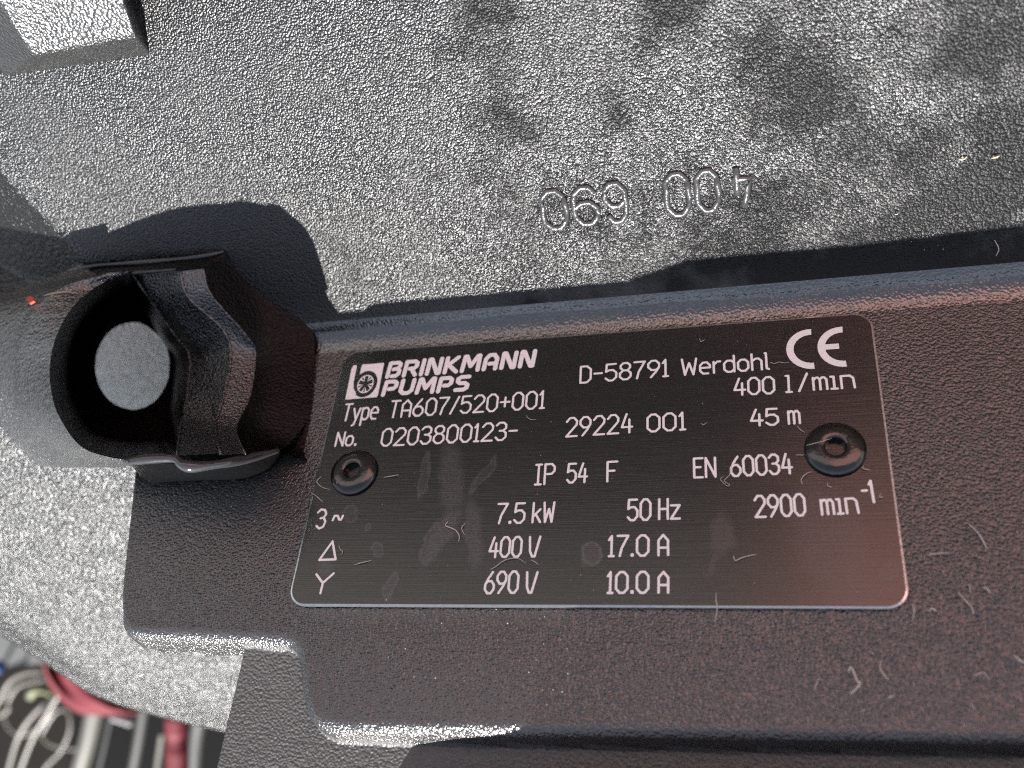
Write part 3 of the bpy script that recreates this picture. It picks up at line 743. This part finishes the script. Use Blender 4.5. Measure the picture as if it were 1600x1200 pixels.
# ------------------------------------------------------------------ lint, straw and flakes lying on the cover
M_LINT = simple('pale_lint', (.62, .58, .52), rough=.8, nscale=3000)
M_STRAW = simple('dry_straw', (.55, .47, .30), rough=.75, nscale=2000)
M_RED = simple('red_flake', (.45, .07, .04), rough=.6, nscale=2000)
def fibre(pts, z, r, label, group='lint fibres on the nameplate', name='lint_fibre', mt=None, cat='lint', surf=None):
    P = [(surf(*p) if surf else at(p[0], p[1], z)) for p in pts]
    P = cr(P, 5); k = len(P)
    P = P + np.outer(np.sin(np.linspace(0, math.pi, k)) * .25 + .02, UN if surf else [0, 0, 1])
    V, F = tube(P, r * .8 * (.55 + .45 * np.sin(np.linspace(.3, 2.9, k) + rng.uniform(-.3, .3))), 5)
    o = link_mesh(name, V, F, mt or M_LINT, None, P[0]); return tag(o, label, cat, group)
fibre([(700, 815), (697, 822), (712, 829), (718, 838), (717, 846)], .05, .11, 'curled white lint fibre on the grey residue smear of the nameplate')
fibre([(727, 818), (722, 826), (726, 836)], .05, .09, 'short pale lint fibre just right of the curled one on the residue smear')
fibre([(600, 746), (612, 745), (623, 742)], .05, .08, 'straight lint fibre on the nameplate right of the left rivet')
fibre([(553, 883), (566, 880), (580, 876)], .05, .08, 'straight lint fibre on the nameplate right of the delta symbol')
fibre([(530, 852), (532, 858), (536, 862), (534, 867)], .05, .07, 'tiny bent lint fibre touching the right side of the delta symbol')
fibre([(503, 744), (496, 753), (504, 762), (516, 765)], .05, .08, 'hooked lint fibre at the left edge of the nameplate below the left rivet')
fibre([(486, 770), (494, 775), (504, 784)], .05, .07, 'slanting lint fibre on the nameplate left edge above the phase symbol')
fibre([(766, 890), (775, 886), (790, 876), (808, 873), (822, 880)], .05, .07, 'long wavy lint fibre between the two voltage lines of the nameplate')
fibre([(830, 875), (838, 880), (842, 883)], .05, .07, 'short lint fibre right of the wavy one between the voltage lines')
fibre([(1119, 926), (1119, 940), (1121, 950), (1117, 972)], .1, .09, 'upright lint fibre hanging over the bottom edge of the nameplate')
fibre([(1146, 868), (1149, 877), (1160, 872), (1182, 866)], .05, .10, 'lint fibre bent like a tick on the dark patch of the nameplate')
fibre([(1130, 744), (1126, 750), (1136, 760), (1140, 758), (1132, 752), (1140, 742), (1144, 722)], .05, .06, 'looped lint fibre in front of the standard number on the nameplate')
fibre([(1269, 737), (1260, 741), (1252, 750), (1254, 757)], .05, .08, 'hooked lint fibre at lower left of the right rivet')
fibre([(1294, 754), (1293, 760), (1300, 762)], .05, .07, 'tiny hooked lint fibre below the right rivet')
fibre([(1203, 566), (1210, 569), (1217, 567), (1226, 568), (1233, 566)], .05, .06, 'wavy lint fibre between the town name and the conformity mark')
fibre([(1093, 529), (1096, 535), (1102, 530)], .05, .06, 'tiny curved lint fibre above the town name on the nameplate')
fibre([(1257, 496), (1270, 497), (1285, 494)], .05, .09, 'pale lint fibre on the top edge of the nameplate above the conformity mark')
fibre([(822, 649), (828, 656), (838, 656)], .05, .06, 'curved lint fibre under the end of the type number')
fibre([(1095, 661), (1099, 665), (1105, 660)], .05, .06, 'tiny curved lint fibre right of the order number')
fibre([(1260, 696), (1280, 692), (1300, 685)], 1.9, .06, 'fine lint fibre lying across the head of the right rivet')
fibre([(1245, 665), (1250, 672), (1258, 676)], .05, .07, 'short lint fibre at upper left of the right rivet')
fibre([(1350, 728), (1348, 733), (1360, 735)], .05, .07, 'short bent lint fibre at lower right of the right rivet')
fibre([(1243, 711), (1254, 712), (1258, 711)], .05, .06, 'fine straight lint fibre beside the last digit of the standard number')
fibre([(1377, 770), (1374, 778), (1380, 776)], .05, .07, 'small lint fibre at the right edge beside the speed line')
g2 = 'lint fibres on the grained plastic'
zp = ZPAD + .12
fibre([(1513, 818), (1527, 833), (1535, 845), (1542, 857)], zp, .13, 'long bent lint fibre on black plastic right of the nameplate', g2)
fibre([(1448, 867), (1465, 866), (1484, 864)], zp, .10, 'level lint fibre on black plastic beside the right edge of the nameplate', g2)
fibre([(1497, 925), (1507, 938), (1518, 950), (1521, 960)], zp, .11, 'slanting lint fibre on black plastic right of the lower nameplate corner', g2)
fibre([(1427, 945), (1428, 956), (1426, 968)], zp, .10, 'short upright lint fibre at the lower right corner of the nameplate', g2)
fibre([(1452, 955), (1456, 952), (1463, 955)], zp, .14, 'stubby curled lint fibre near the lower right corner of the nameplate', g2)
fibre([(1326, 1050), (1330, 1043), (1338, 1062), (1343, 1070), (1334, 1080), (1329, 1084)], zp + .2, .17, 'thick zigzag lint flock on black plastic under the nameplate', g2)
fibre([(1376, 1034), (1375, 1045), (1382, 1056), (1389, 1063)], zp, .11, 'curved lint fibre right of the thick flock under the nameplate', g2)
fibre([(1281, 1058), (1276, 1068), (1272, 1078)], zp, .08, 'thin lint fibre left of the thick flock under the nameplate', g2)
fibre([(1387, 1091), (1396, 1087)], zp, .14, 'short stubby lint bit below the curved fibre under the nameplate', g2)
fibre([(1585, 1024), (1592, 1032), (1600, 1035)], zp, .17, 'thick pale lint fibre at the right border of the black plastic', g2)
fibre([(1522, 1056), (1536, 1052), (1545, 1062)], zp, .09, 'arched lint fibre low on the right of the black plastic', g2)
fibre([(1515, 1100), (1520, 1104), (1523, 1110)], zp, .08, 'tiny lint fibre near the lower edge at the right of the black plastic', g2)
fibre([(1514, 912), (1516, 925)], zp, .08, 'tiny upright lint fibre above the slanting one right of the nameplate', g2)
fibre([(1535, 918), (1542, 921), (1546, 926)], zp, .12, 'small slanting lint fibre far right of the nameplate', g2)
fibre([(1498, 249), (1510, 247)], 0, .16, 'short yellow straw bit on the upper panel, left of two', 'straw bits on the upper panel', 'straw_bit', M_STRAW, 'straw', lambda x, y: up_at(x, y, .3))
fibre([(1549, 247), (1562, 243)], 0, .16, 'short yellow straw bit on the upper panel, right of two', 'straw bits on the upper panel', 'straw_bit', M_STRAW, 'straw', lambda x, y: up_at(x, y, .3))
fibre([(1554, 375), (1560, 388), (1556, 400)], 0, .10, 'white forked lint fibre in the shaded hollow at far right', g2, surf=lambda x, y: up_at(x, y, .6))
fibre([(1398, 335), (1404, 333)], 0, .10, 'tiny pale lint fibre on the upper panel beside the shade edge', g2, surf=lambda x, y: up_at(x, y, .4))
fibre([(69, 462), (88, 459), (106, 456)], 23.0, .16, 'dry straw blade lying on the round sleeve by the screw pocket', None, 'dry_straw', M_STRAW, 'straw')
fl_ = [at(x, y, 23.2) for x, y in ((40, 467), (45, 463), (52, 464), (53, 470), (46, 474))]
fb_ = [p - np.array([0, 0, .5]) for p in fl_]
tag(link_mesh('red_flake', fl_ + fb_, [(0, 1, 2, 3, 4), (0, 5, 6, 1), (1, 6, 7, 2), (2, 7, 8, 3), (3, 8, 9, 4), (4, 9, 5, 0)], M_RED, None, smooth=False),
    'tiny red flake of paint on the round sleeve beside the straw blade', 'flake')
# dust specks: nobody could count them
mb = MB()
def speck(p, r):
    v = [p + r * np.array(q) * rng.uniform(.6, 1.2) for q in ((1, 0, 0), (0, 1, 0), (-1, 0, 0), (0, -1, 0), (0, 0, .8))]
    mb.add(v, [(0, 1, 4), (1, 2, 4), (2, 3, 4), (3, 0, 4)])
for i in range(420):
    speck(np.array([rng.uniform(0.5, 99.5), rng.uniform(.5, 52), .02]), rng.choice([.03, .045, .06, .1], p=[.5, .3, .15, .05]))
for i in range(260):
    x, y = rng.uniform(20, 125), rng.uniform(-16, 50)
    if 0 < x < 100 and y > 0: continue
    speck(np.array([x, y, ZPAD + .12]), rng.uniform(.05, .14))
for i in range(160):
    speck(up_at(rng.uniform(700, 1600), rng.uniform(0, 400), .25), rng.uniform(.04, .12))
tag(mb.build('dust', M_LINT, None, (0, 0, 0), smooth=False), 'pale dust specks scattered over nameplate and black plastic', 'dust', kind='stuff')

# ------------------------------------------------------------------ what lies below, seen past the flange
M_FLOOR = simple('dark_floor', (.010, .008, .0065), rough=.85, spec=.15, nscale=14, nbump=.4, ndist=.004, var=.4)
gme = bpy.data.meshes.new('ground')
gme.from_pydata([(-60, -60, 0), (60, -60, 0), (60, 60, 0), (-60, 60, 0)], [], [(0, 1, 2, 3)]); gme.materials.append(M_FLOOR)
go = bpy.data.objects.new('ground', gme); COL.objects.link(go); tag(go, 'dark brown floor below the machine', kind='structure')
M_REFL_DARK = simple('dark_reflector', (.026, .025, .025), rough=.9, nscale=6, nbump=.3, ndist=.004)
M_REFL_RED = simple('red_reflector', (.64, .32, .28), rough=.9, nscale=8, nbump=.3, ndist=.004)
def wall(name, x0, x1, y0, z1, mt, lab):  # unseen walls, added only to be mirrored in nameplate and plastic
    v = [(x, y, z) for z in (0, z1) for x, y in ((x0, y0), (x1, y0), (x1, y0 + .25), (x0, y0 + .25))]
    me = bpy.data.meshes.new(name); me.from_pydata(v, [], [(0, 1, 5, 4), (1, 2, 6, 5), (2, 3, 7, 6), (3, 0, 4, 7), (4, 5, 6, 7), (3, 2, 1, 0)]); me.materials.append(mt)
    o = bpy.data.objects.new(name, me); COL.objects.link(o); tag(o, lab, kind='structure')
M_REFL_BROWN = simple('brown_reflector', (.29, .265, .25), rough=.9, nscale=7, nbump=.3, ndist=.004)
wall('wall', -3.2, .20, 1.45, 1.36, M_REFL_DARK, 'dark low wall added out of view behind the machine for its reflection')
wall('wall', -3.2, .20, 1.5, 2.8, M_REFL_BROWN, 'brown wall added out of view behind the machine for its reflection')
wall('wall', .21, 3.0, 1.40, 1.12, M_REFL_DARK, 'dark low wall at right, added out of view for its reflection')
wall('wall', .21, 3.0, 1.43, 2.8, M_REFL_RED, 'reddish wall at right, added out of view for its pinkish reflection')
M_CABLE = simple('pale_cable', (.19, .175, .155), rough=.4, nscale=60)
M_REDC = simple('red_cloth', (.12, .007, .014), rough=.7, nscale=40, nbump=.5, ndist=.003)
M_STEEL = simple('dull_steel', (.13, .125, .108), rough=.5, nscale=30)
M_DARK = simple('dark_steel', (.02, .02, .02), rough=.5, spec=.3, nscale=30)
M_GREY = simple('grey_sheet', (.11, .113, .11), rough=.6, nscale=20)
M_BLUE = simple('blue_plastic', (.014, .04, .15), rough=.5)
M_GREEN = simple('green_yellow_sleeve', (.14, .155, .08), rough=.5, nscale=120)
Z4 = lambda x, y: (x / 4.21, 960 + y / 4.21)
def cable(pts, h, r, label, name='white_cable', mt=None, cat='cable', group='pale cables coiled on the floor', nn_=8):
    P = []
    for i, p in enumerate(pts):
        hh = p[2] if len(p) > 2 else h
        P.append(floor_at(*Z4(p[0], p[1]), hh))
    P = cr(P, nn_); V, F = tube(P, r, 12)
    return tag(link_mesh(name, V, F, mt or M_CABLE, None, P[0]), label, cat, group)
cable([(-200, 900), (-60, 640), (0, 560), (60, 450), (150, 395), (260, 380), (420, 400)], 60, 1.5, 'pale cable arching highest in the coil, beside the red cloth')
cable([(-80, 700), (45, 640), (60, 560), (120, 475), (250, 435), (400, 440)], 45, 1.4, 'pale cable forming the inner arc of the coil beneath the highest one')
cable([(-100, 560), (10, 640), (60, 745), (150, 795), (270, 730), (340, 640), (380, 500)], 30, 1.4, 'pale cable sagging in a low loop under the green and yellow plug')
cable([(20, 1200), (60, 1010), (130, 790), (240, 640), (370, 545), (480, 480)], 85, 1.55, 'bright straight pale cable, left of the pair running down out of the coil')
cable([(80, 1200), (140, 1010), (220, 810), (330, 620), (420, 480)], 95, 1.55, 'bright straight pale cable, right of the pair running down out of the coil')
cable([(260, 1150), (300, 1010), (400, 900), (460, 760), (450, 640), (370, 640), (300, 740), (280, 800), (340, 860), (480, 885), (560, 880)], 40, 1.25, 'thin pale cable twisting beside the light steel tube')
V, F = tube(cr([floor_at(*Z4(x, y), 100) for x, y in ((195, 545), (225, 500), (275, 500), (330, 520))], 6), [2.6 + .7 * math.sin(i * .3) for i in range(19)], 12)
tag(link_mesh('cable_plug', V, F, M_GREEN, None), 'green and yellow cable plug lying in the pale cable coil', 'plug')
def slab_tube(pts, h, rad, name, label, cat, mt, flat=1.0, group=None):
    P = cr([floor_at(*Z4(p[0], p[1]), p[2] if len(p) > 2 else h) for p in pts], 8)
    V, F = tube(P, rad, 14); o = link_mesh(name, V, F, mt, None, P[0]); return tag(o, label, cat, group)
def wr(n, a, b): return [a + b * math.sin(i * .45) + .3 * b * math.sin(i * 1.3) for i in range(n)]
# crumpled cloth: a folded sheet hanging over the bars
def cloth():
    U_ = [(285, 325), (300, 420), (380, 545), (520, 650), (680, 665), (880, 655)]
    T_ = [(330, 250), (420, 270), (560, 330), (720, 430), (860, 520), (960, 600)]
    rows = []
    for k_ in range(9):
        f = k_ / 8
        rows.append([floor_at(*Z4(a_[0] * (1 - f) + b_[0] * f, a_[1] * (1 - f) + b_[1] * f), 112 + 9 * math.sin(f * 9 + i * 1.3) + 5 * math.sin(i * 2.1 + 1) - (16 if k_ == 0 else 0)) for i, (a_, b_) in enumerate(zip(U_, T_))])
    V, F = loft(rows, 6, 3); o = link_mesh('red_cloth', V, F, M_REDC, None)
    md = o.modifiers.new('thickness', 'SOLIDIFY'); md.thickness = .0015
    tag(o, 'crumpled red cloth bundle half hidden by the bright curved flange', 'cloth')
cloth()
slab_tube([(1160, 650), (1160, 800), (1165, 900), (1170, 1200)], 120, wr(25, 6.2, .6), 'red_strap', 'upright red strap between dark steel bars at the bottom', 'strap', M_REDC)
g3 = 'steel bars standing in the background'
slab_tube([(640, 560), (590, 800), (530, 1010), (490, 1150)], 70, 6.2, 'steel_tube', 'light beige steel tube beside the pale cables', 'tube', M_STEEL, group=g3)
slab_tube([(745, 600), (700, 820), (655, 1010), (630, 1150)], 60, 2.6, 'steel_bar', 'narrow dark grey steel bar just right of the light tube', 'bar', M_DARK, group=g3)
slab_tube([(950, 600), (915, 820), (880, 1010), (860, 1150)], 60, 3.6, 'steel_bar', 'grey steel bar midway between light tube and red strap', 'bar', simple('mid_steel', (.07, .07, .067), .5), group=g3)
slab_tube([(1068, 780), (1050, 900), (1035, 1010), (1020, 1150)], 90, 1.9, 'steel_bar', 'thin pale steel bar against the left side of the red strap', 'bar', M_STEEL, group=g3)
slab_tube([(1320, 650), (1295, 800), (1275, 1010), (1250, 1150)], 60, 4.6, 'steel_bar', 'dark grey steel bar right of the red strap', 'bar', simple('grey_steel', (.09, .09, .085), .5), group=g3)
slab_tube([(745, 680), (800, 695), (860, 715)], 110, 2.3, 'white_clip', 'small white clip lying below the red cloth', 'clip', simple('white_plastic', (.25, .25, .25), .5))
# grey sheet at the very left, blue cap beside it
c0 = [floor_at(*Z4(x, y), 25) for x, y in ((-500, -100), (420, 60), (330, 320), (-30, 350), (-500, 330))]
un = np.array(UP)
tag(link_mesh('grey_sheet', c0 + [p - un * 20 for p in c0], [(0, 1, 2, 3, 4), (0, 5, 6, 1), (1, 6, 7, 2), (2, 7, 8, 3), (3, 8, 9, 4), (4, 9, 5, 0)], M_GREY, None, smooth=False),
    'pale grey metal sheet lying on the floor beyond the flange', 'sheet')
pc = floor_at(*Z4(-2, 350), 40)
V, F = lathe([(.1, 6), (4, 5.5), (5, 4), (5.2, 0), (4, -3), (.1, -4)], pc, 20)
tag(link_mesh('blue_cap', V, F, M_BLUE, None), 'small blue cap at the left border below the grey sheet', 'cap')
# dark board under the bars
c0 = [floor_at(*Z4(x, y), 12) for x, y in ((480, 500), (1800, 700), (1800, 1500), (430, 1500))]
tag(link_mesh('dark_board', c0 + [p - un * 8 for p in c0], [(0, 1, 2, 3), (0, 4, 5, 1), (1, 5, 6, 2), (2, 6, 7, 3), (3, 7, 4, 0)], simple('black_board', (.003, .003, .003), .8, spec=.15), None, smooth=False),
    'flat black board lying under the steel bars', 'board')
